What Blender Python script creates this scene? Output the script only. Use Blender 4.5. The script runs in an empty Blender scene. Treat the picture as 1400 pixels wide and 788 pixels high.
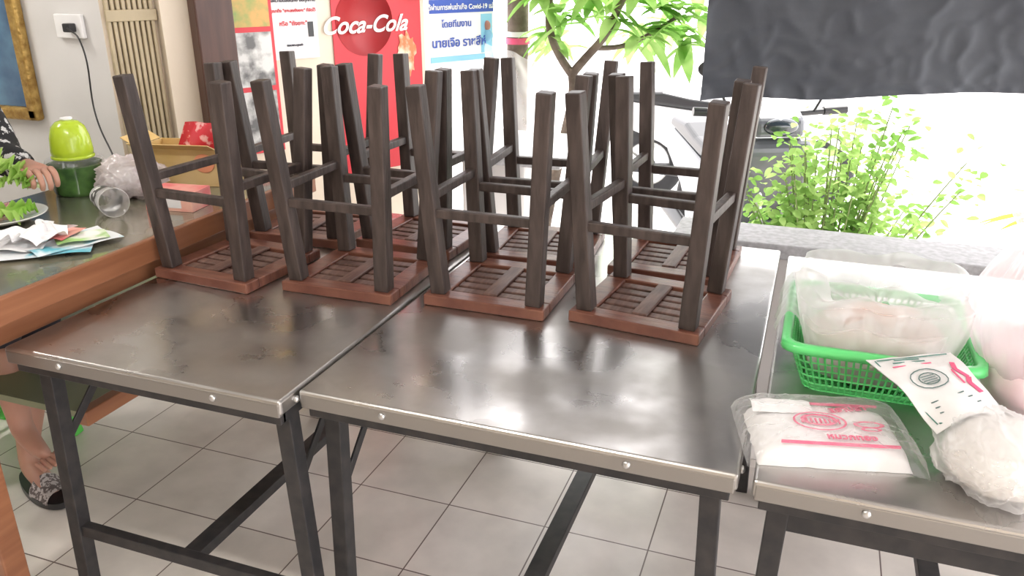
import bpy, bmesh, math, random
from mathutils import Vector, Matrix, noise, Euler
random.seed(7)
S = bpy.context.scene
S.view_settings.view_transform = 'Standard'
S.view_settings.look = 'None'
S.view_settings.exposure = 0.35

# ------------------------------------------------------------------ materials
def _n(nt, t, **kw):
    n = nt.nodes.new(t)
    for k, v in kw.items():
        setattr(n, k, v)
    return n

def M(name, col, rough=0.5, metal=0.0, col2=None, nscale=8, bump=0.0, bscale=30, alpha=1.0,
      trans=0.0, stretch=None, contrast=(0.35, 0.65), coat=0.0, sss=0.0, rough2=None, spec=None):
    m = bpy.data.materials.new(name); m.use_nodes = True
    nt = m.node_tree; b = nt.nodes['Principled BSDF']
    b.inputs['Base Color'].default_value = (*col, 1)
    b.inputs['Roughness'].default_value = rough
    b.inputs['Metallic'].default_value = metal
    b.inputs['Alpha'].default_value = alpha
    b.inputs['Transmission Weight'].default_value = trans
    b.inputs['Coat Weight'].default_value = coat
    b.inputs['Subsurface Weight'].default_value = sss
    if spec is not None: b.inputs['Specular IOR Level'].default_value = spec
    tc = _n(nt, 'ShaderNodeTexCoord'); mp = _n(nt, 'ShaderNodeMapping')
    nt.links.new(tc.outputs['Object'], mp.inputs['Vector'])
    if stretch: mp.inputs['Scale'].default_value = stretch
    if col2 is not None or rough2 is not None:
        nz = _n(nt, 'ShaderNodeTexNoise'); nz.inputs['Scale'].default_value = nscale
        nz.inputs['Detail'].default_value = 6
        nt.links.new(mp.outputs[0], nz.inputs['Vector'])
        cr = _n(nt, 'ShaderNodeValToRGB')
        cr.color_ramp.elements[0].position = contrast[0]; cr.color_ramp.elements[1].position = contrast[1]
        nt.links.new(nz.outputs['Fac'], cr.inputs[0])
        if col2 is not None:
            mx = _n(nt, 'ShaderNodeMix', data_type='RGBA')
            mx.inputs[6].default_value = (*col, 1); mx.inputs[7].default_value = (*col2, 1)
            nt.links.new(cr.outputs[0], mx.inputs[0])
            nt.links.new(mx.outputs[2], b.inputs['Base Color'])
        if rough2 is not None:
            mr = _n(nt, 'ShaderNodeMapRange')
            mr.inputs[3].default_value = rough; mr.inputs[4].default_value = rough2
            nt.links.new(cr.outputs[0], mr.inputs[0]); nt.links.new(mr.outputs[0], b.inputs['Roughness'])
    if bump > 0:
        nb = _n(nt, 'ShaderNodeTexNoise'); nb.inputs['Scale'].default_value = bscale
        nb.inputs['Detail'].default_value = 4
        nt.links.new(mp.outputs[0], nb.inputs['Vector'])
        bp = _n(nt, 'ShaderNodeBump'); bp.inputs['Strength'].default_value = bump
        bp.inputs['Distance'].default_value = 0.01
        nt.links.new(nb.outputs['Fac'], bp.inputs['Height']); nt.links.new(bp.outputs[0], b.inputs['Normal'])
    return m

def leafmat(name, c1, c2, tr=0.5):
    m = bpy.data.materials.new(name); m.use_nodes = True; nt = m.node_tree
    nt.nodes.remove(nt.nodes['Principled BSDF']); out = nt.nodes['Material Output']
    tc = _n(nt, 'ShaderNodeTexCoord'); nz = _n(nt, 'ShaderNodeTexNoise'); nz.inputs['Scale'].default_value = 6
    nt.links.new(tc.outputs['Object'], nz.inputs['Vector'])
    cr = _n(nt, 'ShaderNodeValToRGB'); cr.color_ramp.elements[0].color = (*c1, 1); cr.color_ramp.elements[1].color = (*c2, 1)
    cr.color_ramp.elements[0].position = .4; cr.color_ramp.elements[1].position = .6
    nt.links.new(nz.outputs['Fac'], cr.inputs[0])
    d = _n(nt, 'ShaderNodeBsdfDiffuse'); t = _n(nt, 'ShaderNodeBsdfTranslucent'); mx = _n(nt, 'ShaderNodeMixShader')
    mx.inputs[0].default_value = tr
    nt.links.new(cr.outputs[0], d.inputs[0]); nt.links.new(cr.outputs[0], t.inputs[0])
    nt.links.new(d.outputs[0], mx.inputs[1]); nt.links.new(t.outputs[0], mx.inputs[2]); nt.links.new(mx.outputs[0], out.inputs[0])
    return m

def filmmat(name, col=(0.95, 0.95, 0.95), opac=0.35, rough=0.18):
    """thin plastic film: transparent + translucent/diffuse + gloss, denser at grazing angles"""
    m = bpy.data.materials.new(name); m.use_nodes = True; nt = m.node_tree
    nt.nodes.remove(nt.nodes['Principled BSDF']); out = nt.nodes['Material Output']
    tr = _n(nt, 'ShaderNodeBsdfTransparent'); df = _n(nt, 'ShaderNodeBsdfDiffuse'); tl = _n(nt, 'ShaderNodeBsdfTranslucent')
    gl = _n(nt, 'ShaderNodeBsdfGlossy'); gl.inputs['Roughness'].default_value = rough
    df.inputs[0].default_value = (*col, 1); tl.inputs[0].default_value = (*col, 1)
    a = _n(nt, 'ShaderNodeMixShader'); a.inputs[0].default_value = .5
    nt.links.new(df.outputs[0], a.inputs[1]); nt.links.new(tl.outputs[0], a.inputs[2])
    b = _n(nt, 'ShaderNodeMixShader'); b.inputs[0].default_value = .15
    nt.links.new(a.outputs[0], b.inputs[1]); nt.links.new(gl.outputs[0], b.inputs[2])
    lw = _n(nt, 'ShaderNodeLayerWeight'); lw.inputs[0].default_value = .35
    mr = _n(nt, 'ShaderNodeMapRange'); mr.inputs[3].default_value = opac; mr.inputs[4].default_value = min(1, opac + .4)
    nt.links.new(lw.outputs['Facing'], mr.inputs[0])
    c = _n(nt, 'ShaderNodeMixShader'); nt.links.new(mr.outputs[0], c.inputs[0])
    nt.links.new(tr.outputs[0], c.inputs[1]); nt.links.new(b.outputs[0], c.inputs[2]); nt.links.new(c.outputs[0], out.inputs[0])
    return m

steel = M('stainless_steel', (.55, .535, .52), .24, 1.0, col2=(.44, .42, .40), nscale=5, bump=.09, bscale=6, rough2=.42, contrast=(.4, .62))
steel_edge = M('steel_edge', (.33, .315, .30), .42, 1.0, bump=.05, bscale=20)
black_metal = M('black_painted_steel', (.012, .012, .014), .5, 0.0, col2=(.032, .028, .028), nscale=30)
rivet_m = M('rivet_metal', (.6, .6, .6), .3, 1.0)
leg_wood = M('dark_stained_wood', (.034, .023, .020), .5, 0, col2=(.088, .064, .056), nscale=14, stretch=(3, 3, .5), bump=.15, bscale=50, contrast=(.4, .75))
seat_wood = M('red_brown_wood', (.120, .042, .029), .34, 0, col2=(.20, .082, .053), nscale=10, stretch=(1, 6, 1), bump=.12, bscale=50)
slat_wood = M('slat_wood', (.16, .088, .068), .5, 0, col2=(.085, .040, .03), nscale=12, stretch=(8, 1, 1), bump=.12, bscale=50)
cream = M('cream_plaster', (.78, .69, .57), .8, 0, col2=(.72, .63, .51), nscale=2, bump=.05)
white_pl = M('white_plaster', (.66, .65, .64), .8, 0, col2=(.58, .57, .555), nscale=2, bump=.05)
tan_m = M('tan_metal', (.50, .42, .28), .5, 0, col2=(.4, .33, .21), nscale=6)
post_m = M('dark_brown_post', (.06, .025, .018), .4, 0, col2=(.09, .04, .028), nscale=8, stretch=(4, 4, .5))
counter_top = M('counter_laminate', (.20, .17, .12), .18, 0, col2=(.13, .14, .10), nscale=3, coat=.5)
counter_wood = M('orange_wood', (.30, .125, .06), .35, 0, col2=(.22, .085, .04), nscale=6, stretch=(1, .4, 6))
ceil_m = M('ceiling_paint', (.50, .485, .47), .9)
conc = M('concrete', (.72, .70, .69), .9, 0, col2=(.62, .6, .59), nscale=2)
granite = M('grey_granite', (.46, .46, .48), .5, 0, col2=(.32, .32, .33), nscale=60)
white_m = M('white_plastic', (.8, .8, .8), .35)
black_m = M('black_plastic', (.02, .02, .022), .35)
red_m = M('red_print', (.62, .03, .045), .45)
dred_m = M('dark_red_print', (.36, .01, .015), .45)
paper_m = M('white_paper', (.8, .79, .80), .7)
blue_m = M('blue_print', (.04, .09, .42), .5)
cyan_m = M('cyan_print', (.25, .55, .75), .5)
ink_m = M('ink_print', (.03, .03, .05), .6)
pink_m = M('pink_print', (.75, .10, .22), .5)
gold_m = M('gold_frame', (.50, .33, .10), .35, .6, col2=(.28, .16, .04), nscale=40, bump=.5, bscale=60)
blue_pic = M('blue_picture', (.02, .07, .16), .15, 0, col2=(.10, .22, .33), nscale=5, coat=.6)
food_m = M('food_photo', (.70, .35, .10), .4, 0, col2=(.2, .32, .08), nscale=14)
grey_pic = M('grey_photo', (.65, .65, .63), .4, 0, col2=(.12, .12, .12), nscale=14, contrast=(.4, .6))
splash_m = M('splash_photo', (.60, .18, .06), .4, 0, col2=(.85, .68, .5), nscale=16, contrast=(.42, .6))
lime_m = M('lime_plastic', (.44, .60, .03), .25, coat=.4)
jar_m = M('green_jar', (.04, .10, .03), .12, 0, col2=(.09, .20, .05), nscale=25, coat=.8)
yellow_m = M('yellow_cardboard', (.62, .42, .15), .6, 0, col2=(.70, .52, .26), nscale=6)
pinkbox_m = M('pink_cardboard', (.75, .13, .15), .5, 0, col2=(.85, .5, .4), nscale=10)
basket_m = M('green_basket_plastic', (.12, .68, .20), .3, coat=.3)
film_m = filmmat('plastic_film', opac=.30)
film2_m = filmmat('plastic_film_dense', col=(.93, .85, .87), opac=.42)
clear_m = filmmat('clear_plastic', opac=.10, rough=.08)
noodle_m = M('white_noodles', (.80, .77, .74), .6, 0, col2=(.72, .68, .65), nscale=30, stretch=(1, 5, 1), bump=.25, bscale=60)
foam_m = M('white_foam', (.80, .79, .79), .5, 0, bump=.2, bscale=30)
sprout_m = M('bean_sprouts', (.80, .72, .66), .5, 0, col2=(.62, .44, .38), nscale=45, bump=.4, bscale=80)
tarp_m = M('black_tarp', (.042, .048, .062), .5, 0, col2=(.062, .070, .086), nscale=4, bump=.15, bscale=14)
bark_m = M('bark', (.10, .075, .06), .9, 0, col2=(.2, .16, .13), nscale=14, bump=.5)
stem_m = M('stem', (.2, .25, .1), .8)
leaf_m = leafmat('plumeria_leaf', (.22, .42, .10), (.42, .62, .22), .6)
bush_m = leafmat('bush_leaf', (.22, .40, .10), (.48, .66, .25), .55)
yleaf_m = leafmat('yellow_leaf', (.35, .50, .08), (.6, .66, .15), .5)
lettuce_m = leafmat('lettuce_leaf', (.25, .50, .07), (.48, .68, .20), .35)
skin_m = M('skin', (.46, .25, .18), .5, 0, col2=(.38, .19, .14), nscale=6, sss=.1)
shirt_m = M('printed_shirt', (.012, .012, .014), .85, 0, col2=(.55, .55, .55), nscale=38, contrast=(.57, .6))
pants_m = M('dark_trousers', (.03, .03, .04), .85)
hair_m = M('black_hair', (.012, .01, .01), .45)
eye_m = M('eye_white', (.8, .8, .8), .2)
lip_m = M('lips', (.4, .12, .1), .5)
sandal_m = M('checked_sandal', (.12, .10, .10), .8, 0, col2=(.45, .42, .42), nscale=90, contrast=(.48, .52))
gstool_m = M('green_stool_plastic', (.10, .55, .08), .4)
plate_m = M('plate_ceramic', (.82, .82, .8), .15, coat=.5)
radish_m = M('purple_onion', (.45, .08, .10), .4, 0, col2=(.75, .5, .5), nscale=15)
tyre_m = M('tyre', (.03, .03, .032), .8)
grey_paint = M('grey_paint', (.10, .105, .12), .3, coat=.5)
white_paint = M('white_paint', (.75, .75, .76), .25, coat=.6)
glass_m = M('dark_glass', (.02, .03, .04), .08, coat=1)

# ------------------------------------------------------------------ mesh helper
class MB:
    def __init__(s): s.bm = bmesh.new(); s.mats = []
    def mi(s, m):
        if m not in s.mats: s.mats.append(m)
        return s.mats.index(m)
    def faces(s, vs, fs, m, smooth=False):
        i = s.mi(m); bv = [s.bm.verts.new(v) for v in vs]
        for f in fs:
            try:
                fc = s.bm.faces.new([bv[k] for k in f]); fc.material_index = i; fc.smooth = smooth
            except ValueError: pass
        return bv
    def box(s, c, d, m, rz=0, rot=None):
        R = rot if rot else Matrix.Rotation(rz, 3, 'Z')
        vs = []
        for x in (-.5, .5):
            for y in (-.5, .5):
                for z in (-.5, .5):
                    vs.append(Vector(c) + R @ Vector((x * d[0], y * d[1], z * d[2])))
        s.faces(vs, [(0, 1, 3, 2), (4, 6, 7, 5), (0, 4, 5, 1), (2, 3, 7, 6), (0, 2, 6, 4), (1, 5, 7, 3)], m)
    def bb(s, a, b, m):
        s.box([(a[i] + b[i]) / 2 for i in range(3)], [abs(b[i] - a[i]) for i in range(3)], m)
    def prism(s, p0, p1, w, d, m, w1=None, d1=None, xd=(1, 0, 0)):
        p0 = Vector(p0); p1 = Vector(p1); a = (p1 - p0).normalized(); x = Vector(xd)
        x = (x - a * x.dot(a)).normalized(); y = a.cross(x)
        w1 = w1 or w; d1 = d1 or d; vs = []
        for p, ww, dd in ((p0, w, d), (p1, w1, d1)):
            for sx, sy in ((-1, -1), (1, -1), (1, 1), (-1, 1)):
                vs.append(p + x * sx * ww / 2 + y * sy * dd / 2)
        s.faces(vs, [(3, 2, 1, 0), (4, 5, 6, 7), (0, 1, 5, 4), (1, 2, 6, 5), (2, 3, 7, 6), (3, 0, 4, 7)], m)
    def cyl(s, p0, p1, r0, m, r1=None, seg=20, caps=True):
        p0 = Vector(p0); p1 = Vector(p1); a = (p1 - p0).normalized()
        x = a.orthogonal().normalized(); y = a.cross(x); r1 = r0 if r1 is None else r1
        vs = []
        for p, r in ((p0, r0), (p1, r1)):
            for k in range(seg):
                t = 2 * math.pi * k / seg; vs.append(p + x * math.cos(t) * r + y * math.sin(t) * r)
        fs = [(k, (k + 1) % seg, seg + (k + 1) % seg, seg + k) for k in range(seg)]
        s.faces(vs, fs, m, True)
        if caps:
            s.faces(vs[:seg], [tuple(range(seg))[::-1]], m); s.faces(vs[seg:], [tuple(range(seg))], m)
    def lathe(s, c, prof, m, seg=36, R=None, sx=1, sy=1):
        c = Vector(c); R = R or Matrix.Identity(3); vs = []
        for r, z in prof:
            for k in range(seg):
                t = 2 * math.pi * k / seg
                vs.append(c + R @ Vector((math.cos(t) * r * sx, math.sin(t) * r * sy, z)))
        fs = []
        for j in range(len(prof) - 1):
            for k in range(seg):
                k2 = (k + 1) % seg
                fs.append((j * seg + k, j * seg + k2, (j + 1) * seg + k2, (j + 1) * seg + k))
        s.faces(vs, fs, m, True)
    def ball(s, c, r, m, seg=20, R=None):
        r = r if hasattr(r, '__len__') else (r, r, r)
        prof = [(max(math.sin(math.pi * k / 12), .001), -math.cos(math.pi * k / 12)) for k in range(13)]
        R = R or Matrix.Identity(3)
        D = R @ Matrix.Diagonal(Vector(r))
        s.lathe(c, prof, m, seg, D)
    def torus(s, c, R_, r, m, rot=None, seg=32, sg2=12):
        rot = rot or Matrix.Identity(3); vs = []; fs = []
        for i in range(seg):
            a = 2 * math.pi * i / seg
            for j in range(sg2):
                b = 2 * math.pi * j / sg2
                vs.append(Vector(c) + rot @ Vector(((R_ + r * math.cos(b)) * math.cos(a), (R_ + r * math.cos(b)) * math.sin(a), r * math.sin(b))))
        for i in range(seg):
            for j in range(sg2):
                fs.append((i * sg2 + j, ((i + 1) % seg) * sg2 + j, ((i + 1) % seg) * sg2 + (j + 1) % sg2, i * sg2 + (j + 1) % sg2))
        s.faces(vs, fs, m, True)
    def grid(s, fn, nu, nv, m, smooth=True):
        vs = [fn(i / nu, j / nv) for j in range(nv + 1) for i in range(nu + 1)]
        fs = [(j * (nu + 1) + i, j * (nu + 1) + i + 1, (j + 1) * (nu + 1) + i + 1, (j + 1) * (nu + 1) + i) for j in range(nv) for i in range(nu)]
        s.faces(vs, fs, m, smooth)
    def mesh(s, name):
        me = bpy.data.meshes.new(name); s.bm.to_mesh(me); s.bm.free()
        for m in s.mats: me.materials.append(m)
        return me
    def done(s, name, parent=None, bevel=0, loc=None, rz=0, seg=2):
        o = bpy.data.objects.new(name, s.mesh(name)); S.collection.objects.link(o)
        if parent: o.parent = parent
        if loc: o.location = loc
        o.rotation_euler[2] = rz
        if bevel: add_bevel(o, bevel, seg)
        return o

def add_bevel(o, w, seg=2):
    b = o.modifiers.new('bevel', 'BEVEL'); b.width = w; b.segments = seg; b.limit_method = 'ANGLE'; b.angle_limit = math.radians(40)

def empty(name, loc=(0, 0, 0), rz=0):
    e = bpy.data.objects.new(name, None); S.collection.objects.link(e); e.location = loc; e.rotation_euler[2] = rz
    e.empty_display_size = .1
    return e

def text(body, size, M4, m, name, parent, shear=0, ext=.0008, bold=0):
    cu = bpy.data.curves.new(name, 'FONT'); cu.body = body; cu.size = size; cu.align_x = 'CENTER'; cu.align_y = 'CENTER'
    cu.shear = shear; cu.extrude = ext; cu.offset = bold
    cu.materials.append(m); o = bpy.data.objects.new(name, cu); S.collection.objects.link(o)
    if parent: o.parent = parent
    o.matrix_basis = M4
    return o

def blob(name, c, r, m, amp=.15, fr=3, seed=0, parent=None, sub=5, sharp=True, rz=0, taper=None, pleat=None, pw=1.0):
    """crumpled closed film / heap. Sits on local z=0 of the parent (clamped)."""
    bm = bmesh.new(); bmesh.ops.create_icosphere(bm, subdivisions=sub, radius=1)
    off = Vector((seed * 7.3, seed * 3.1, seed * 1.7)); pl = Vector(pleat or (1, 1, 1))
    R = Matrix.Rotation(rz, 3, 'Z'); floor = -c[2] + .0015
    for v in bm.verts:
        n = v.co.normalized(); q = Vector((n.x * pl.x, n.y * pl.y, n.z * pl.z)) * fr + off
        if sharp:
            a = noise.noise(q); d = (1 - min(1, abs(a) * 2.2)) ** 2 - .35
            a2 = noise.noise(q * 2.1 + Vector((3, 1, 2))); d += .35 * ((1 - min(1, abs(a2) * 2.2)) ** 2 - .35)
            d += .9 * noise.noise(n * 1.4 + off)
        else:
            d = noise.noise(q)
        p = n * (1 + amp * d)
        if pw != 1.0:
            p = Vector([math.copysign(abs(k) ** pw, k) for k in p])
        if taper:
            t = max(0, p.z); k = 1 - taper * t; p.x *= k; p.y *= k
        p = Vector((p.x * r[0], p.y * r[1], p.z * r[2]))
        if p.z < floor: p.z = floor
        v.co = R @ p
    for f in bm.faces: f.smooth = True
    me = bpy.data.meshes.new(name); bm.to_mesh(me); bm.free(); me.materials.append(m)
    o = bpy.data.objects.new(name, me); S.collection.objects.link(o); o.location = c
    if parent: o.parent = parent
    return o

def skin(name, pts, edges, rad, m, parent=None, root=0, sub=2):
    me = bpy.data.meshes.new(name); me.from_pydata([Vector(p) for p in pts], edges, []); me.materials.append(m)
    o = bpy.data.objects.new(name, me); S.collection.objects.link(o)
    sk = o.modifiers.new('skin', 'SKIN'); sk.use_smooth_shade = True
    if not me.skin_vertices:
        bpy.context.view_layer.objects.active = o
    for i, r in enumerate(rad):
        v = me.skin_vertices[0].data[i]; v.radius = r if hasattr(r, '__len__') else (r, r); v.use_root = (i == root)
    ss = o.modifiers.new('sub', 'SUBSURF'); ss.levels = sub; ss.render_levels = sub
    if parent: o.parent = parent
    return o

def chain(name, pts, rad, m, parent=None, sub=2):
    return skin(name, pts, [(i, i + 1) for i in range(len(pts) - 1)], rad, m, parent, 0, sub)

# ------------------------------------------------------------------ camera
cam = bpy.data.cameras.new('camera'); cam.sensor_width = 36; cam.lens = 28.8; cam.clip_start = .05; cam.clip_end = 200
co = bpy.data.objects.new('camera', cam); S.collection.objects.link(co); co.location = (0, 0, 1.5)
co.rotation_euler = (math.radians(90 - 21.4), 0, math.radians(20.09)); S.camera = co

# ------------------------------------------------------------------ world, sun
w = bpy.data.worlds.new('world'); S.world = w; w.use_nodes = True
bg = w.node_tree.nodes['Background']; bg.inputs[0].default_value = (1, .975, .99, 1); bg.inputs[1].default_value = 3.8
sun = bpy.data.lights.new('sun', 'SUN'); sun.energy = 5; sun.angle = .02; sun.color = (1, .97, .9)
so = bpy.data.objects.new('sun', sun); S.collection.objects.link(so)
so.rotation_euler = (math.radians(-22), math.radians(10), 0); so.location = (0, 6, 6)

# ------------------------------------------------------------------ room
def tile_mat():
    m = bpy.data.materials.new('floor_tiles'); m.use_nodes = True; nt = m.node_tree; b = nt.nodes['Principled BSDF']
    tc = _n(nt, 'ShaderNodeTexCoord'); mp = _n(nt, 'ShaderNodeMapping'); mp.inputs['Location'].default_value = (.88, -1.858, 0)
    nt.links.new(tc.outputs['Object'], mp.inputs[0])
    br = _n(nt, 'ShaderNodeTexBrick'); br.offset = 0; br.squash = 1
    br.inputs['Scale'].default_value = 1; br.inputs['Brick Width'].default_value = .3; br.inputs['Row Height'].default_value = .3
    br.inputs['Mortar Size'].default_value = .0022; br.inputs['Mortar Smooth'].default_value = .2
    br.inputs['Color1'].default_value = (.76, .71, .665, 1); br.inputs['Color2'].default_value = (.69, .64, .59, 1)
    br.inputs['Mortar'].default_value = (.14, .10, .09, 1)
    nt.links.new(mp.outputs[0], br.inputs['Vector'])
    nz = _n(nt, 'ShaderNodeTexNoise'); nz.inputs['Scale'].default_value = 5; nz.inputs['Detail'].default_value = 8
    nt.links.new(mp.outputs[0], nz.inputs[0])
    mr = _n(nt, 'ShaderNodeMapRange'); mr.inputs[1].default_value = .35; mr.inputs[2].default_value = .7; mr.inputs[3].default_value = 1.05; mr.inputs[4].default_value = .80
    nt.links.new(nz.outputs['Fac'], mr.inputs[0])
    mx = _n(nt, 'ShaderNodeMix', data_type='RGBA', blend_type='MULTIPLY'); mx.inputs[0].default_value = 1
    nt.links.new(br.outputs['Color'], mx.inputs[6]); nt.links.new(mr.outputs[0], mx.inputs[7])
    nt.links.new(mx.outputs[2], b.inputs['Base Color']); b.inputs['Roughness'].default_value = .32
    return m

b = MB(); b.bb((-5, -2.2, -.1), (2.6, 2.75, 0), tile_mat()); b.done('floor')
b = MB(); b.bb((-14, 2.75, -.25), (14, 22, -.13), conc); b.bb((2.6, -4, -.25), (14, 2.75, -.13), conc); b.done('ground_outside')
b = MB(); b.bb((-5, -2.2, 2.7), (2.6, 3.7, 2.8), ceil_m); b.done('ceiling')
b = MB(); b.bb((-5, 2.35, 0), (-2.40, 2.45, 2.7), white_pl); b.done('wall_back')
b = MB(); b.bb((-5.1, -2.2, 0), (-5, 2.45, 2.7), white_pl); b.done('wall_left')
b = MB(); b.bb((-5, -2.3, 0), (2.6, -2.2, 2.7), cream); b.done('wall_front')

# side wall (runs obliquely away from the corner)
P0 = Vector((-2.40, 2.35, 0)); U = Vector((.469, .883, 0)).normalized(); N = Vector((.883, -.469, 0)).normalized(); Z = Vector((0, 0, 1))
def W(wd, z, off=0): return P0 + U * wd + Z * z + N * off
def WM(wd, z, off=.01):
    m = Matrix.Identity(4)
    for i in range(3): m[i][0] = U[i]; m[i][1] = Z[i]; m[i][2] = N[i]
    m.translation = W(wd, z, off); return m
def wbox(b, w0, w1, z0, z1, o0, o1, m):
    vs = [W(a, c, d) for a in (w0, w1) for d in (o1, o0) for c in (z0, z1)]
    b.faces(vs, [(0, 1, 3, 2), (4, 6, 7, 5), (0, 4, 5, 1), (2, 3, 7, 6), (0, 2, 6, 4), (1, 5, 7, 3)], m)
b = MB(); wbox(b, .0, 1.40, -.13, 2.7, -.1, 0, cream); b.done('wall_side')
b = MB(); wbox(b, .19, .30, 0, 2.7, 0.001, .05, cream); b.done('trim_pillar')
b = MB(); wbox(b, .29, .435, 0, 2.7, .051, .12, post_m); wbox(b, .435, .455, 0, 2.7, .003, .05, post_m); b.done('trim_wooden_post', bevel=.006)
b = MB()
for k in range(9):
    a = .012 + k * .019; wbox(b, a, a + .013, .1, 2.6, .003, .022, tan_m)
wbox(b, .008, .185, 1.32, 1.36, .022, .03, tan_m); wbox(b, .008, .185, .6, .63, .022, .03, tan_m)
b.done('folding_shutter', bevel=.003)

E = empty('framed_menu_board')
b = MB(); wbox(b, .458, .64, .78, 1.75, .003, .018, red_m); b.done('frame', E, .002)
for i, (z0, z1, mm) in enumerate(((.80, 1.03, grey_pic), (1.05, 1.26, grey_pic), (1.28, 1.48, food_m), (1.5, 1.72, food_m))):
    b = MB(); wbox(b, .475, .625, z0, z1, .0185, .021, mm); b.done('photo_%d' % i, E)
E = empty('notice_poster')
b = MB(); wbox(b, .645, .845, 1.145, 1.50, .003, .006, paper_m); b.done('sheet', E)
for k, (t, z, mm, sz) in enumerate((('เพื่อความปลอดภัย ขอทุกท่าน', 1.375, ink_m, .019), ('กรุณาทิ้ง "ขยะลงถังขยะ" ที่จัดไว้', 1.335, red_m, .017), ('หรือ "ถังขยะ"', 1.285, red_m, .024), ('ขอบพระคุณค่ะ', 1.20, ink_m, .013))):
    text(t, sz, WM(.735, z, .008), mm, 'text_%d' % k, E, bold=.0004)
b = MB(); wbox(b, .80, .825, 1.23, 1.29, .0065, .008, black_m); b.done('bin_icon', E)

E = empty('soft_drink_banner')
b = MB(); wbox(b, .915, 1.375, .62, 1.9, .003, .006, red_m); b.done('sheet', E)
b = MB()
R3 = WM(0, 0, 0).to_3x3()
b.lathe(W(1.075, 1.28, .0065), [(.0001, 0), (.145, 0), (.145, .001)], dred_m, 48, R3); b.done('disc', E)
b = MB()
def splash(c, r, sd, m):
    vs = [W(c[0], c[1], .009)]; n = 40
    for k in range(n):
        t = 2 * math.pi * k / n; rr = r * (1 + .45 * noise.noise(Vector((math.cos(t) * 2, math.sin(t) * 2, sd))) + (.18 if k % 5 == 0 else 0))
        vs.append(W(c[0] + math.cos(t) * rr * .7, c[1] + math.sin(t) * rr * 1.4, .009))
    b.faces(vs, [(0, 1 + k, 1 + (k + 1) % n) for k in range(n)], m)
splash((1.29, 1.13), .065, 2, splash_m); splash((1.26, .95), .05, 5, splash_m); b.done('splash_picture', E)
text('Coca-Cola', .100, WM(1.075, 1.265, .010), white_m, 'lettering', E, shear=.45, bold=.002)
E = empty('health_notice_banner')
b = MB(); wbox(b, 1.412, 1.80, 1.075, 1.37, .02, .024, paper_m); wbox(b, 1.412, 1.80, 1.30, 1.36, .0242, .026, blue_m)
wbox(b, 1.412, 1.80, 1.08, 1.105, .0242, .026, cyan_m); wbox(b, 1.72, 1.79, 1.11, 1.29, .0242, .0255, cyan_m); b.done('sheet', E)
text('ได้ผ่านการพ่นฆ่าเชื้อ Covid-19 แล้ว', .031, WM(1.605, 1.325, .028), white_m, 'text_1', E, bold=.0006)
text('โดยทีมงาน', .042, WM(1.57, 1.25, .028), blue_m, 'text_2', E, bold=.0006)
text('นายเจือ ราชสีห์', .056, WM(1.585, 1.165, .028), blue_m, 'text_3', E, bold=.001)
b = MB(); b.ball(W(1.755, 1.235, .03), (.018, .010, .024), skin_m); b.ball(W(1.755, 1.19, .03), (.03, .01, .03), cyan_m)
b.done('portrait', E)
b = MB(); b.cyl(W(1.3, 1.375, .02), W(1.86, 1.375, .02), .008, black_metal); b.done('rail', E)

E = empty('framed_picture')
b = MB()
x0, x1, z0, z1 = -3.5, -2.755, .955, 1.75
for a, c in (((x0, z0), (x1, z0 + .05)), ((x0, z1 - .05), (x1, z1)), ((x0, z0), (x0 + .05, z1)), ((x1 - .05, z0), (x1, z1))):
    b.bb((a[0], 2.31, a[1]), (c[0], 2.348, c[1]), gold_m)
b.done('frame', E, .012, seg=3)
b = MB(); b.bb((x0 + .045, 2.33, z0 + .045), (x1 - .045, 2.34, z1 - .045), blue_pic); b.done('picture', E)
E = empty('wall_socket')
b = MB(); b.bb((-2.60, 2.33, 1.262), (-2.475, 2.348, 1.345), white_m); b.done('plate', E, .004)
b = MB(); b.bb((-2.535, 2.30, 1.285), (-2.50, 2.33, 1.315), black_m); b.done('plug', E, .004)
cu = bpy.data.curves.new('cable', 'CURVE'); cu.dimensions = '3D'; cu.bevel_depth = .003
sp = cu.splines.new('BEZIER'); pts = [(-2.51, 2.30, 1.30), (-2.43, 2.27, 1.26), (-2.42, 2.27, 1.0), (-2.30, 2.2, .88)]
sp.bezier_points.add(3)
for i, p in enumerate(pts):
    q = sp.bezier_points[i]; q.co = p; q.handle_left_type = q.handle_right_type = 'AUTO'
cu.materials.append(black_m); o = bpy.data.objects.new('cable', cu); S.collection.objects.link(o); o.parent = E

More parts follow.
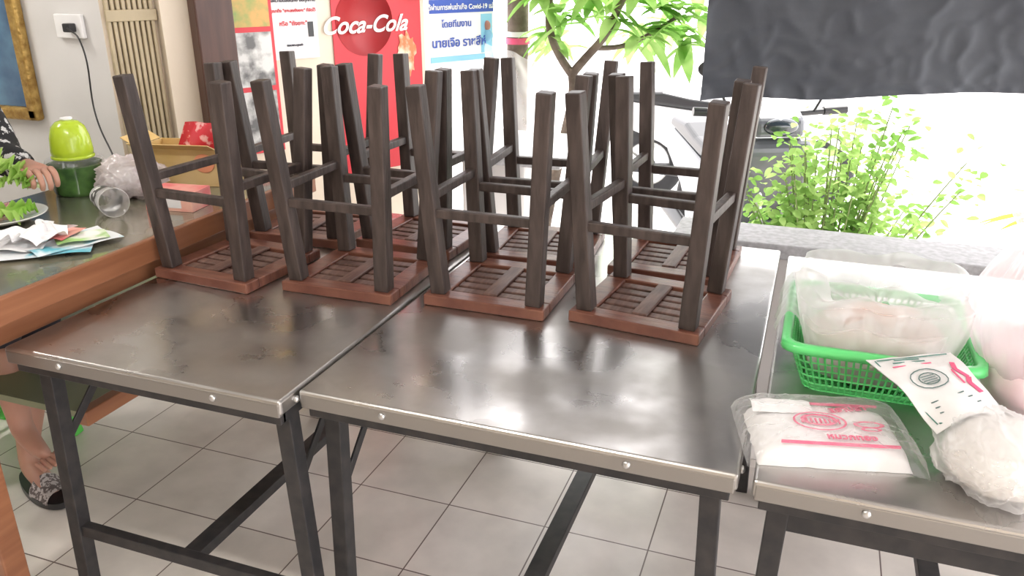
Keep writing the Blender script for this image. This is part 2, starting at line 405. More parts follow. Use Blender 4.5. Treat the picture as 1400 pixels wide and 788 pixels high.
# ------------------------------------------------------------------ tables
def table(x0, x1, y0, y1, rz_legs=0.0, bar_z=.695, legs=(.06, .06)):
    E = empty('folding_steel_table', (x0, y0, 0))
    Wd = x1 - x0; L = y1 - y0
    b = MB(); b.bb((0, 0, .718), (Wd, L, .75), steel)
    b.done('top', E, .006, seg=3)
    b = MB()
    b.bb((.004, -.0015, .714), (Wd - .004, .012, .743), steel_edge)
    for t in (.22, .78):
        b.ball((Wd * t, -.003, .731), (.007, .005, .007), rivet_m)
    b.ball((Wd + .002, .05, .731), (.005, .007, .007), rivet_m)
    b.done('edge_lip', E, .003)
    b = MB(); t = .034
    lx0, lx1 = legs[0], Wd - legs[1]
    sp = rz_legs
    for yy in (.055, L - .10):
        for lx, s in ((lx0, -1), (lx1, 1)):
            b.prism((lx, yy, .715), (lx + s * sp, yy, .0), t, t, black_metal)
        b.bb((lx0, yy - .012, bar_z - .018), (lx1, yy + .012, bar_z + .018), black_metal)
        b.bb((lx0 - sp * .6, yy - .012, .24), (lx1 + sp * .6, yy + .012, .27), black_metal)
        for lx in (lx0, lx1):
            yd = .22 if yy < .5 else -.22
            b.prism((lx + .0, yy, .50), (lx + .0, yy + yd, .71), .006, .022, black_metal)
    b.bb((Wd / 2 - .022, .055, .235), (Wd / 2 + .022, L - .10, .262), black_metal)
    b.bb((.012, .02, .69), (.035, L - .02, .717), black_metal); b.bb((Wd - .035, .02, .69), (Wd - .012, L - .02, .717), black_metal)
    b.bb((.012, .012, .69), (Wd - .012, .03, .717), black_metal)
    b.done('leg_frame', E, .002)
    return E
table(-1.553, -.862, 1.105, 2.30, .035, legs=(.055, .03))
table(-.856, -.04, 1.155, 2.338, .02, legs=(.045, .045))
table(-.018, .745, 1.15, 2.30, .02, bar_z=.655, legs=(.045, .045))

# ------------------------------------------------------------------ stools (upside down: seat at z=0, feet up)
def stool_mesh():
    b = MB(); h = .15; T = .026
    fw = .048
    b.bb((-h, -h, 0), (h, -h + fw, T), seat_wood); b.bb((-h, h - fw, 0), (h, h, T), seat_wood)
    b.bb((-h, -h + fw + .001, 0), (-h + fw, h - fw - .001, T), seat_wood); b.bb((h - fw, -h + fw + .001, 0), (h, h - fw - .001, T), seat_wood)
    n = 5; span = 2 * (h - fw) - .004; g = .009; sw = (span - g * (n + 1)) / n
    for k in range(n):
        y = -h + fw + .002 + g + k * (sw + g)
        b.bb((-h + fw + .001, y, .002), (h - fw - .001, y + sw, T - .005), slat_wood)
    b.bb((-.018, -h + fw + .001, T - .005), (.018, h - fw - .001, T + .003), slat_wood)
    hb = .118; ht = .148; H = .512
    P = {}
    for sx in (-1, 1):
        for sy in (-1, 1):
            P[sx, sy] = (Vector((sx * hb, sy * hb, T)), Vector((sx * ht, sy * ht, H)))
            b.prism(P[sx, sy][0], P[sx, sy][1], .037, .037, leg_wood, .035, .035)
    def at(sx, sy, z):
        a, c = P[sx, sy]; return a.lerp(c, (z - T) / (H - T))
    for sy in (-1, 1):
        b.prism(at(-1, sy, .225), at(1, sy, .225), .022, .020, leg_wood, xd=(0, 0, 1))
    for sx in (-1, 1):
        b.prism(at(sx, -1, .262), at(sx, 1, .262), .022, .020, leg_wood, xd=(0, 0, 1))
    return b.mesh('wooden_stool')
sm = stool_mesh()
for x, y, r in ((-.300, 1.778, -7), (-.668, 1.772, 0), (-1.04, 1.735, 1), (-1.392, 1.69, -4),
                (-.300, 2.115, -3), (-.675, 2.105, 4), (-1.03, 2.085, -3), (-1.375, 2.05, 3)):
    o = bpy.data.objects.new('wooden_stool', sm); S.collection.objects.link(o)
    o.location = (x, y, .7505); o.rotation_euler[2] = math.radians(r); add_bevel(o, .003)

# ------------------------------------------------------------------ counter
E = empty('wooden_counter')
cx0, cx1, cy0, cy1 = -2.24, -1.580, .98, 2.33
CTZ = .845
b = MB(); b.bb((cx0, cy0, CTZ - .03), (cx1, cy1, CTZ), counter_top); b.done('top', E, .003)
b = MB(); b.bb((cx1, cy0, CTZ - .058), (cx1 + .018, cy1, CTZ + .004), counter_wood)
for y in (cy0 + .05, cy1 - .05):
    for x in (cx0 + .04, cx1 - .03): b.box((x, y, (CTZ - .03) / 2), (.055, .055, CTZ - .03), counter_wood)
b.bb((cx1 - .05, 1.30, .435), (cx1 - .015, cy1 - .05, .475), counter_wood)
b.bb((cx1 - .05, 1.06, .73), (cx1 - .02, cy1 - .05, CTZ - .035), counter_wood)
b.done('frame', E, .004)
b = MB(); b.bb((cx0 + .05, 1.32, .44), (cx1 - .05, cy1 - .05, .458), M('greenish_shelf', (.20, .22, .13), .4)); b.done('shelf', E)
CT = CTZ + .0006
# chopper
E = empty('food_chopper', (-2.12, 1.875, CT))
b = MB(); b.lathe((0, 0, 0), [(.001, 0), (.066, 0), (.070, .01), (.076, .09), (.078, .095)], jar_m); b.done('jar', E)
b = MB(); b.lathe((0, 0, 0), [(.081, .091), (.083, .099), (.080, .108), (.060, .113), (.048, .115)], clear_m)
b.lathe((0, 0, 0), [(.05, .113), (.058, .117), (.060, .135), (.056, .175), (.047, .205), (.032, .220), (.012, .226), (.001, .226)], lime_m); b.done('motor_head', E)
b = MB(); b.lathe((0, 0, 0), [(.012, .224), (.018, .228), (.016, .233), (.001, .235)], white_m); b.torus((0, 0, .115), .056, .006, lime_m); b.done('button', E)
# bag
E = empty('plastic_bag', (-1.925, 1.90, CT))
blob('film', (0, 0, .055), (.10, .085, .065), film2_m, .22, 2.2, 3, E)
blob('contents', (0, 0, .045), (.075, .065, .042), M('grey_contents', (.5, .5, .5), .6), .15, 3, 5, E, 4, sharp=False)
# cardboard boxes
E = empty('cardboard_box', (-1.90, 2.13, CT), math.radians(12))
b = MB(); T_ = .004
b.bb((-.14, -.08, 0), (.14, .08, T_), yellow_m)
b.bb((-.14, -.08, T_), (.14, -.08 + T_, .12), yellow_m); b.bb((-.14, .08 - T_, T_), (.14, .08, .12), yellow_m)
b.bb((-.14, -.076, T_), (-.14 + T_, .076, .12), yellow_m); b.bb((.14 - T_, -.076, T_), (.14, .076, .12), yellow_m)
b.box((0, -.105, .13), (.27, .055, .003), yellow_m, rot=Matrix.Rotation(math.radians(-25), 3, 'X')); b.box((-.165, 0, .135), (.055, .15, .003), yellow_m, rot=Matrix.Rotation(math.radians(30), 3, 'Y'))
b.done('body', E, .001)
b = MB(); b.ball((.09, -.083, .075), (.035, .002, .03), M('logo_orange', (.85, .35, .2), .5)); b.done('logo', E)
def pk(u, v):
    x = (u - .5) * .16; z = v * .13; t = math.sin(u * math.pi) * math.sin(v * math.pi) * .02
    return Vector((x + z * .45 + .02, -t + .01 * math.sin(9 * u), z + .06))
def pk2(u, v):
    p = pk(u, v); x = math.sin(u * math.pi) * math.sin(v * math.pi) * .02; return Vector((p.x, p.y + 2 * x + .002, p.z))
b = MB(); b.grid(pk, 14, 10, M('red_foil', (.62, .04, .06), .25, 0, col2=(.85, .45, .45), nscale=30, contrast=(.52, .6))); b.grid(pk2, 14, 10, red_m); b.done('snack_packet', E)
E = empty('pink_box', (-1.715, 1.85, CT), math.radians(8))
b = MB(); b.bb((-.075, -.05, 0), (.075, .05, .055), pinkbox_m); b.bb((-.055, -.0512, .01), (.04, -.0502, .045), paper_m)
b.done('body', E, .003)
# plastic cup lying down
E = empty('plastic_cup', (-1.85, 1.72, CT + .043))
Rc = Euler((math.radians(88), 0, math.radians(62))).to_matrix()
b = MB(); b.lathe((0, 0, 0), [(.001, -.06), (.028, -.06), (.030, -.055), (.040, .06), (.042, .062), (.040, .064)], filmmat('cup_film', opac=.22), 32, Rc); b.done('cup_wall', E)
b = MB(); b.lathe((0, 0, 0), [(.0335, -.03), (.0375, .02)], M('cup_print', (.05, .05, .05), .5, 0, col2=(.75, .75, .75), nscale=40, contrast=(.5, .54)), 32, Rc)
b.done('print', E)
# papers / brochures
def sheet(E, c, w_, h_, rz, m, curl=.006, name='sheet', sd=0):
    b = MB(); R = Matrix.Rotation(rz, 3, 'Z')
    def f(u, v):
        z = curl * (.5 + noise.noise(Vector((u * 2, v * 2, sd)))) + .003
        return Vector(c) + R @ Vector(((u - .5) * w_, (v - .5) * h_, z))
    b.grid(f, 14, 14, m); return b.done(name, E)
E = empty('leaflets', (-1.745, 1.425, CT))
bro = M('leaflet_print', (.75, .78, .8), .5, 0, col2=(.12, .45, .55), nscale=14, contrast=(.5, .62))
bro2 = M('leaflet_print_green', (.35, .6, .2), .5, 0, col2=(.8, .8, .75), nscale=12, contrast=(.45, .6))
sheet(E, (0, -.01, .0), .15, .21, math.radians(-50), bro, .008, 'leaflet', 1)
sheet(E, (.02, .04, .004), .15, .21, math.radians(-20), bro, .010, 'leaflet_b', 4)
sheet(E, (-.08, .0, .007), .14, .18, math.radians(30), paper_m, .014, 'leaflet_c', 6)
sheet(E, (.04, .06, .012), .08, .12, math.radians(-35), bro2, .006, 'leaflet_e', 2)
sheet(E, (-.02, .05, .017), .08, .11, math.radians(15), pinkbox_m, .006, 'leaflet_d', 9)
b = MB()
def ts(u, v):
    p = Vector(((u - .5) * .14, (v - .5) * .13, 0)); n = noise.noise(Vector((u * 3, v * 3, 1.3))); n2 = noise.noise(Vector((u * 4, v * 4, 7)))
    return Vector((p.x + n * .03 - .05, p.y + n2 * .03 + .01, .026 + abs(n) * .045 + n2 * .008))
b.grid(ts, 26, 26, paper_m); b.done('crumpled_tissue', E)
# plate with salad
E = empty('salad_plate', (-2.055, 1.55, CT))
b = MB(); b.lathe((0, 0, 0), [(.001, .004), (.06, .004), (.075, .010), (.112, .024), (.114, .027), (.110, .027), (.072, .014), (.001, .008)], plate_m, 40); b.done('plate', E)
b = MB()
for k in range(7):
    a = k * .9; b.torus((math.cos(a) * .035 - .02, math.sin(a) * .03, .024 + .004 * (k % 3)), .020, .004, radish_m, Euler((.4 * math.sin(k), .4 * math.cos(k * 2), 0)).to_matrix(), 20, 8)
b.done('onion_rings', E)
lst_m = M('lettuce_stem', (.6, .75, .4), .4)
def lettuce(E, c, size, R, sd, name):
    b = MB()
    def f(u, v):
        t = (u - .5) * 2; wv = math.sin(min(1, v * 1.1 + .08) * math.pi * .62) * .5 + .04
        x = t * wv * size; y = v * size; e = abs(t)
        z = size * (.18 * e * e * math.sin(v * 26 + sd + t * 3) + .10 * noise.noise(Vector((t * 2, v * 3, sd))) + .10 * math.sin(v * 2.5) + .12 * max(0, v - .8) * 5 * math.sin(t * 16 + sd))
        x += size * .06 * e * math.sin(v * 21 + sd)
        return Vector(c) + R @ Vector((x, y, z))
    b.grid(f, 26, 34, lettuce_m)
    b.cyl(Vector(c) + R @ Vector((0, -.15 * size, 0)), Vector(c) + R @ Vector((0, .7 * size, .05 * size)), .05 * size, lst_m, .012 * size, 10)
    return b.done(name, E)
lettuce(E, (-.01, -.02, .03), .10, Euler((.05, 0, -1.2)).to_matrix(), 1, 'lettuce_a')
lettuce(E, (-.03, -.03, .03), .08, Euler((.1, .2, -2.2)).to_matrix(), 6, 'lettuce_c')

# ------------------------------------------------------------------ person seated behind the counter
E = empty('seated_person')
sh_f = (-2.36, 1.80, 1.07); el_f = (-2.27, 1.755, .965); wr_f = (-2.09, 1.70, .965)
sh_n = (-2.40, 1.44, 1.07); el_n = (-2.36, 1.30, .88); wr_n = (-2.18, 1.42, .90)
pts = [(-2.42, 1.62, .52), (-2.43, 1.62, .70), (-2.42, 1.62, .90), (-2.40, 1.62, 1.07), (-2.38, 1.62, 1.14),
       sh_f, el_f, (-2.12, 1.708, .964), sh_n, el_n, (-2.21, 1.405, .90)]
skin('shirt', pts, [(0, 1), (1, 2), (2, 3), (3, 4), (3, 5), (5, 6), (6, 7), (3, 8), (8, 9), (9, 10)],
     [(.13, .17), (.11, .15), (.12, .17), (.09, .13), .055, .075, .062, .042, .07, .048, .038], shirt_m, E)
skin('trousers', [(-2.42, 1.62, .50), (-2.36, 1.70, .50), (-2.12, 1.66, .53), (-2.14, 1.60, .36), (-2.36, 1.54, .52), (-2.04, 1.46, .58), (-2.03, 1.44, .50)],
     [(0, 1), (1, 2), (2, 3), (0, 4), (4, 5), (5, 6)], [(.14, .17), .09, .065, .055, .09, .065, .055], pants_m, E)
skin('lower_leg_raised', [(-2.035, 1.45, .53), (-2.02, 1.435, .42), (-2.01, 1.425, .31), (-2.0, 1.42, .27), (-1.95, 1.41, .235), (-1.90, 1.405, .21)],
     [(0, 1), (1, 2), (2, 3), (3, 4), (4, 5)], [.046, .050, .033, .034, (.028, .038), (.016, .036)], skin_m, E)
for k in range(5):
    y = 1.435 - k * .016; l = (.045, .040, .036, .032, .026)[k]
    chain('toe_%d' % k, [(-1.915, y, .216), (-1.895, y, .205), (-1.895 + l * .6, y, .194)], [.010 - k * .0008, .0105 - k * .0008, .009 - k * .0008], skin_m, E)
skin('lower_leg_resting', [(-2.14, 1.60, .38), (-2.14, 1.56, .26), (-2.14, 1.52, .12), (-2.13, 1.51, .07), (-2.06, 1.485, .05), (-2.0, 1.465, .035)],
     [(0, 1), (1, 2), (2, 3), (3, 4), (4, 5)], [.046, .048, .032, .034, (.026, .036), (.016, .036)], skin_m, E)
b = MB(); R = Matrix.Rotation(math.radians(-18), 3, 'Z')
def sole(u, v):
    a = u * 2 * math.pi; return Vector((-2.07, 1.488, 0)) + R @ Vector((math.cos(a) * .135 * 1, math.sin(a) * (.046 + .008 * math.cos(a)), .004 + v * .02))
b.grid(sole, 36, 1, black_m)
b.faces([sole(k / 36, 1) for k in range(36)], [tuple(range(36))], black_m)
def strap(u, v):
    a = u * math.pi; x = .02 + v * .09; ww = .048 - .012 * v
    return Vector((-2.07, 1.488, .02)) + R @ Vector((x, math.cos(a) * ww, math.sin(a) * (.055 - .02 * v)))
b.grid(strap, 18, 8, sandal_m); b.done('sandal', E)
# hand holding lettuce
wr = Vector(wr_f); kn = Vector((-2.015, 1.665, .968))
ax = (kn - wr).normalized(); side = ax.cross(Vector((0, 0, 1))).normalized(); dn = ax.cross(side).normalized()
if dn.z > 0: dn = -dn
skin('palm', [wr - ax * .05, wr, wr + ax * .035, kn], [(0, 1), (1, 2), (2, 3)], [.025, (.024, .020), (.034, .018), (.036, .015)], skin_m, E)
for k, (o_, l) in enumerate(((-.030, .85), (-.010, 1.0), (.010, .95), (.030, .75))):
    base = kn + side * o_ - ax * .008
    p1 = base + ax * .030 * l + dn * .010; p2 = p1 + ax * .010 * l + dn * .026 * l; p3 = p2 - ax * .012 * l + dn * .018 * l
    chain('finger_%d' % k, [base - ax * .015, base, p1, p2, p3], [.009, .0098, .0092, .0085, .0070], skin_m, E)
tb = wr + ax * .022 + side * .028
chain('thumb', [tb, tb + ax * .02 + side * .014 + dn * .014, tb + ax * .044 + side * .012 + dn * .030, tb + ax * .060 + side * .002 + dn * .040], [.012, .0115, .010, .008], skin_m, E)
wr2 = Vector(wr_n)
skin('palm_near', [wr2 - Vector((.06, .02, 0)), wr2, wr2 + Vector((.05, .03, -.01)), wr2 + Vector((.08, .05, -.015))], [(0, 1), (1, 2), (2, 3)], [.025, (.02, .024), (.017, .033), (.014, .036)], skin_m, E)
for k in range(4):
    a = wr2 + Vector((.075 + .008 * k, .075 - .018 * k, -.015)); l = (.8, 1, .95, .75)[k]
    chain('near_finger_%d' % k, [a - Vector((.015, .01, 0)), a, a + Vector((.03 * l, .015 * l, 0)), a + Vector((.05 * l, .025 * l, -.015))], [.009, .0095, .009, .007], skin_m, E)
chain('near_thumb', [wr2 + Vector((.02, .035, 0)), wr2 + Vector((.03, .06, -.005)), wr2 + Vector((.055, .08, -.015))], [.012, .011, .008], skin_m, E)
hl = kn + side * .025 + dn * .030 + ax * .005
lettuce(E, tuple(hl), .13, Euler((.55, .15, 2.15)).to_matrix(), 5, 'held_lettuce')
lettuce(E, tuple(hl + Vector((0, -.005, 0))), .10, Euler((.75, .3, 2.7)).to_matrix(), 8, 'held_lettuce_b')
lettuce(E, tuple(hl), .08, Euler((.15, .2, 2.4)).to_matrix(), 2, 'held_lettuce_c')
skin('neck', [(-2.38, 1.62, 1.09), (-2.37, 1.62, 1.21)], [(0, 1)], [.055, .05], skin_m, E)
b = MB(); hc = Vector((-2.34, 1.62, 1.29)); b.ball(hc, (.092, .075, .115), skin_m, 32)
b.ball(hc + Vector((.092, 0, -.01)), (.018, .013, .022), skin_m); b.ball(hc + Vector((.02, .076, -.01)), (.016, .008, .028), skin_m); b.ball(hc + Vector((.02, -.076, -.01)), (.016, .008, .028), skin_m)
for s in (-1, 1): b.ball(hc + Vector((.078, s * .03, .012)), (.010, .013, .007), eye_m); b.ball(hc + Vector((.086, s * .03, .012)), (.004, .005, .005), hair_m)
b.ball(hc + Vector((.080, 0, -.055)), (.010, .024, .007), lip_m)
b.ball(hc + Vector((-.022, 0, .028)), (.098, .088, .110), hair_m, 32); b.done('head', E)
E = empty('plastic_stool', (-2.42, 1.62, 0))
b = MB(); b.bb((-.15, -.15, .345), (.15, .15, .37), gstool_m)
for sx in (-1, 1):
    for sy in (-1, 1): b.prism((sx * .12, sy * .12, .35), (sx * .165, sy * .165, 0), .04, .04, gstool_m)
for s in (-1, 1):
    b.prism((-.14, s * .14, .2), (.14, s * .14, .2), .03, .015, gstool_m, xd=(0, 0, 1)); b.prism((s * .14, -.14, .2), (s * .14, .14, .2), .03, .015, gstool_m, xd=(0, 0, 1))
b.done('body', E, .006)

# ------------------------------------------------------------------ basket on right table
TT = .7505
E = empty('plastic_basket', (.168, 1.63, TT), math.radians(0))
bx, by, tx, ty, hh = .125, .135, .160, .170, .105
def ring(t, bulge=0):
    x = bx + (tx - bx) * t; y = by + (ty - by) * t; z = hh * t; r = .03; out = []
    cs = [(x - r, y - r, 0), (-(x - r), y - r, 90), (-(x - r), -(y - r), 180), (x - r, -(y - r), 270)]
    for cxx, cyy, a0 in cs:
        for k in range(5):
            a = math.radians(a0 + k * 22.5); out.append(Vector((cxx + math.cos(a) * r, cyy + math.sin(a) * r, z)))
    res = []
    L = out + [out[0]]; tot = sum((L[i + 1] - L[i]).length for i in range(len(out))); N_ = 96
    i = 0; acc = 0
    for k in range(N_):
        d = tot * k / N_
        while acc + (L[i + 1] - L[i]).length < d: acc += (L[i + 1] - L[i]).length; i += 1
        res.append(L[i].lerp(L[i + 1], (d - acc) / (L[i + 1] - L[i]).length))
    return res
lv = [0, .14, .3, .46, .62, .78, .9]
rings = [ring(t) for t in lv]
b = MB(); vs = [v for r_ in rings for v in r_]; n = 96
b.faces(vs, [(j * n + k, j * n + (k + 1) % n, (j + 1) * n + (k + 1) % n, (j + 1) * n + k) for j in range(len(lv) - 1) for k in range(n)], basket_m)
o = b.done('lattice_wall', E); wf = o.modifiers.new('wire', 'WIREFRAME'); wf.thickness = .0042; wf.use_replace = True
b = MB()
r0 = ring(.88); r1 = ring(1.0)
rim = [Vector((v.x * 1.06, v.y * 1.06, v.z)) for v in r1]; rim2 = [Vector((v.x * 1.07, v.y * 1.07, v.z - .014)) for v in r1]
vs = r0 + r1 + rim + rim2
b.faces(vs, [(j * n + k, j * n + (k + 1) % n, (j + 1) * n + (k + 1) % n, (j + 1) * n + k) for j in range(3) for k in range(n)], basket_m, True)
o = b.done('rim', E); sd = o.modifiers.new('solid', 'SOLIDIFY'); sd.thickness = .0025
b = MB(); b.grid(lambda u, v: Vector(((u - .5) * 2 * (bx - .004), (v - .5) * 2 * (by - .004), .004)), 22, 24, basket_m, False)
o = b.done('base', E); wf = o.modifiers.new('wire', 'WIREFRAME'); wf.thickness = .005
rb = ring(0); rb2 = ring(.12); b = MB(); b.faces(rb + rb2, [(k, (k + 1) % n, n + (k + 1) % n, n + k) for k in range(n)], basket_m, True)
o = b.done('base_band', E); sd = o.modifiers.new('solid', 'SOLIDIFY'); sd.thickness = .003
blob('bean_sprouts', (-.005, -.035, .065), (.128, .100, .078), sprout_m, .10, 3, 1, E, 5, sharp=False, pw=.9)
# loose bag draped in the basket: skirt rising out of the basket with an irregular open mouth
def bagwall(name, c, rx, ry, h, m, sd, par, flare=.2, sag=.5, mouth=.03):
    b = MB()
    def f(u, v):
        a = u * 2 * math.pi
        ca, sa = math.cos(a), math.sin(a); sq = (abs(ca) ** 4 + abs(sa) ** 4) ** -.25
        prof = .82 + flare * math.sin(v * math.pi * .62)
        fold = 1 + (.035 + .05 * v) * (noise.noise(Vector((ca * 2.4, sa * 2.4, sd + v * 1.2))) + .6 * noise.noise(Vector((ca * 6, sa * 6, sd + v * .8))))
        if v > .7: prof -= (v - .7) * sag
        z = h * math.sin(v * math.pi * .5) + mouth * v * noise.noise(Vector((ca * 2, sa * 2, sd + 9)))
        if v > .82: z -= (v - .82) * h * .9
        return Vector((c[0] + ca * sq * rx * prof * fold, c[1] + sa * sq * ry * prof * fold, c[2] + z))
    b.grid(f, 150, 46, m)
    bmesh.ops.remove_doubles(b.bm, verts=b.bm.verts, dist=.0002)
    return b.done(name, par)
bagwall('bag_in_basket', (0, .0, .035), .150, .157, .165, film_m, 3, E, .24, 1.3, mouth=.04)
bagwall('bag_in_basket_b', (-.005, -.035, .03), .138, .125, .120, film_m, 8, E, .2, 2.2, mouth=.03)
# bag skirt hanging over the left rim
b = MB()
def dr(u, v):
    y = -.09 + u * .24; a = v * math.pi * .9
    x = -.163 + .020 * math.cos(a); z = .105 + .030 * math.sin(a) - (.03 * (v - .6) / .4 if v > .6 else 0)
    k = .006 * noise.noise(Vector((u * 9, v * 2, 5)))
    return Vector((x - .006 * v + k, y, z + k))
b.grid(dr, 50, 16, film_m); b.done('bag_overhang', E)

E = empty('wrapped_napkin_pack', (.083, 1.305, TT), math.radians(14))
def pillow(name, w_, d_, h_, m, amp, sd, z0=0, e=5):
    b = MB()
    def top(u, v):
        x = (u - .5) * 2; y = (v - .5) * 2; k = (1 - abs(x) ** e) * (1 - abs(y) ** e)
        z = z0 + h_ * max(0, k) ** .4 + amp * noise.noise(Vector((x * 3, y * 3, sd))) * (k ** .5 if k > 0 else 0)
        return Vector((x * w_ / 2 + amp * .8 * noise.noise(Vector((y * 4, sd, x))), y * d_ / 2 + amp * .8 * noise.noise(Vector((x * 4, 3, sd))), z))
    b.grid(top, 40, 30, m)
    b.grid(lambda u, v: Vector(((.5 - u) * w_ * .98, (v - .5) * d_ * .98, z0 + .001)), 4, 4, m)
    return b.done(name, E)
pillow('stack', .240, .165, .036, foam_m, .004, 1)
b = MB()
def wr_(u, v):
    x = (u - .5) * 2; y = (v - .5) * 2; k = max(0, (1 - abs(x) ** 6) * (1 - abs(y) ** 6))
    rg = 1 - abs(noise.noise(Vector((x * 3.5, y * 3.5, 4)))) * 2
    return Vector((x * .140, y * .10, .004 + .040 * k ** .4 + .007 * rg * (.3 + k)))
b.grid(wr_, 60, 50, clear_m); b.done('wrapper', E)
b = MB()
def fe(u, v):
    return Vector((-.115 + u * .10, .028 + v * .045, .037 + .010 * math.sin(v * math.pi) * (.6 + .4 * math.sin(u * 3.1)) + .003 * noise.noise(Vector((u * 5, v * 5, 1)))))
b.grid(fe, 20, 14, foam_m); b.done('folded_flap', E)
def ctext(body, size, x, y, z, rz, name, par, m=pink_m, bold=.0006):
    cu = bpy.data.curves.new(name, 'FONT'); cu.body = body; cu.size = size; cu.align_x = 'CENTER'; cu.align_y = 'CENTER'; cu.offset = bold; cu.extrude = .0008
    cu.materials.append(m); o = bpy.data.objects.new(name, cu); S.collection.objects.link(o); o.parent = par; o.location = (x, y, z); o.rotation_euler[2] = rz; return o
zt = .0405
ctext('ตราปลา', .022, .045, .045, zt, .25, 'print_a', E); ctext('หมวกทอง', .020, .03, -.048, zt, .0, 'print_b', E)
b = MB()
b.torus((-.01, 0, zt), .038, .0018, pink_m, Matrix.Diagonal(Vector((1.1, .75, .4)))); b.torus((-.01, .004, zt), .022, .003, pink_m, Matrix.Diagonal(Vector((1.2, .75, .3))))
for k in range(9): b.bb((-.04 + k * .0075, -.006, zt - .001), (-.037 + k * .0075, .008, zt + .0006), pink_m)
for (a, c) in (((-.085, -.068), (.10, -.065)), ((-.02, .062), (.10, .064))): b.bb((a[0], a[1], zt - .005), (c[0], c[1], zt - .0005), pink_m)
b.torus((.068, -.005, zt), .018, .003, pink_m, Matrix.Diagonal(Vector((1.2, .5, .3)))); b.torus((.068, -.02, zt), .010, .002, pink_m, Matrix.Diagonal(Vector((1.4, .5, .3))))
b.done('print_emblem', E)

# printed bag of noodles
E = empty('noodle_bag', (.325, 1.290, TT))
blob('noodles', (.01, -.02, .048), (.080, .090, .054), noodle_m, .07, 2.2, 2, E, 5, sharp=False)
blob('film', (.01, -.018, .050), (.092, .104, .060), film_m, .10, 2.2, 8, E, 6, pleat=(1.6, .5, 1))
ra = math.radians(32); Rb = Matrix.Rotation(ra, 3, 'Z')
def flap(u, v):
    x = (u - .5) * (.135 + .03 * v); y = v * .175
    z = .070 + .028 * (1 - v) * math.sin(u * math.pi) + .010 * math.sin(v * math.pi) + .006 * noise.noise(Vector((u * 3, v * 3, 2))) + .045 * v
    return Vector((-.025, .015, 0)) + Rb @ Vector((x, y, z))
prn = M('bag_print', (.80, .79, .78), .4, 0, col2=(.72, .71, .70), nscale=20)
b = MB(); b.grid(flap, 30, 26, prn)
b.grid(lambda u, v: flap(u, v) - Vector((0, 0, .040 * math.sin(u * math.pi) * math.sin(v * math.pi) + .001)), 20, 20, prn)
b.done('printed_panel', E)
gi = M('green_ink', (.06, .20, .16), .5); di = M('dark_ink', (.10, .17, .16), .5)
def on(u, v, h=.0025): p = flap(u, v); return Vector((p.x, p.y, p.z + h))
b = MB()
def stroke(pts, wd, m):
    for a, c in zip(pts[:-1], pts[1:]):
        b.prism(on(*a), on(*c), wd, .0010, m, xd=(on(*c) - on(*a)).cross(Vector((0, 0, 1))))
for (cu_, cv_, ru, rv) in ((.36, .52, .20, .14), (.36, .52, .11, .08)):
    stroke([(cu_ + ru * math.cos(t * .3927), cv_ + rv * math.sin(t * .3927)) for t in range(17)], .0016, di)
for k in range(4): stroke([(.28, .47 + .03 * k), (.44, .47 + .03 * k)], .0012, di)
stroke([(.82, .28), (.78, .42), (.86, .52), (.78, .64), (.84, .76)], .008, pink_m)
stroke([(.70, .40), (.72, .62)], .003, pink_m)
stroke([(.08, .06), (.92, .06)], .002, gi); stroke([(.08, .94), (.92, .94)], .002, gi); stroke([(.06, .06), (.06, .94)], .0016, gi)
for k, v in enumerate((.78, .84, .89)): stroke([(.14 + .05 * k, v), (.60 - .03 * k, v)], .0022, gi if k else pink_m)
for k, v in enumerate((.13, .19, .25)): stroke([(.15, v), (.66 - .06 * k, v)], .0018, di)
b.done('emblem', E)

# big translucent bag
E = empty('large_plastic_bag', (.440, 1.53, TT))
blob('noodle_contents', (0, 0, .085), (.105, .10, .085), M('white_contents', (.87, .76, .77), .6, 0, col2=(.84, .58, .62), nscale=9), .10, 2.2, 22, E, 5, sharp=False)
b = MB()
def lb(u, v):
    a = u * 2 * math.pi; ca, sa = math.cos(a), math.sin(a)
    prof = .35 + .65 * math.sin(min(v * 2.2, 1) * math.pi / 2) if v < .45 else 1 - .55 * ((v - .45) / .33) ** 1.3 if v < .78 else .45 + (v - .78) * 1.8
    ple = .03 + .12 * v
    fold = 1 + ple * (noise.noise(Vector((ca * 3, sa * 3, v * 1.0))) * 1.3 + .7 * noise.noise(Vector((ca * 8, sa * 8, v * .8 + 4))))
    return Vector((ca * .125 * prof * fold - .03 * v, sa * .115 * prof * fold, .003 + .42 * v))
b.grid(lb, 160, 60, film2_m); bmesh.ops.remove_doubles(b.bm, verts=b.bm.verts, dist=.0002); b.done('film', E)

# ------------------------------------------------------------------ ledge behind tables
b = MB(); b.bb((-.36, 2.40, .70), (1.6, 2.60, .745), granite); b.bb((-.34, 2.42, 0), (1.58, 2.58, .70), conc); b.done('granite_ledge', bevel=.004)

# ------------------------------------------------------------------ black tarp
b = MB()
def tp(u, v):
    X = -.385 + u * 2.3; zb = 1.060 + .075 * (X + .385) + .004 * math.sin(u * 25) + .008 * noise.noise(Vector((u * 9, 0, 0)))
    z = zb + v * (2.62 - zb)
    q = Vector((u * 9, v * 5, 3)); r = (1 - min(1, abs(noise.noise(q)) * 2.5)) ** 2 * .006 + (1 - min(1, abs(noise.noise(q * 2.6)) * 2.5)) ** 2 * .0045
    q2 = Vector((u * 20, v * 26 + 2 * noise.noise(q), 7)); r += max(0, .22 - v) * 4.5 * .008 * (1 - min(1, abs(noise.noise(q2)) * 2.4)) ** 2
    return Vector((X, 3.0 - r - .03 * noise.noise(Vector((u * 4, v * 1.2, 1))), z))
b.grid(tp, 220, 150, tarp_m); b.done('black_tarp_curtain')

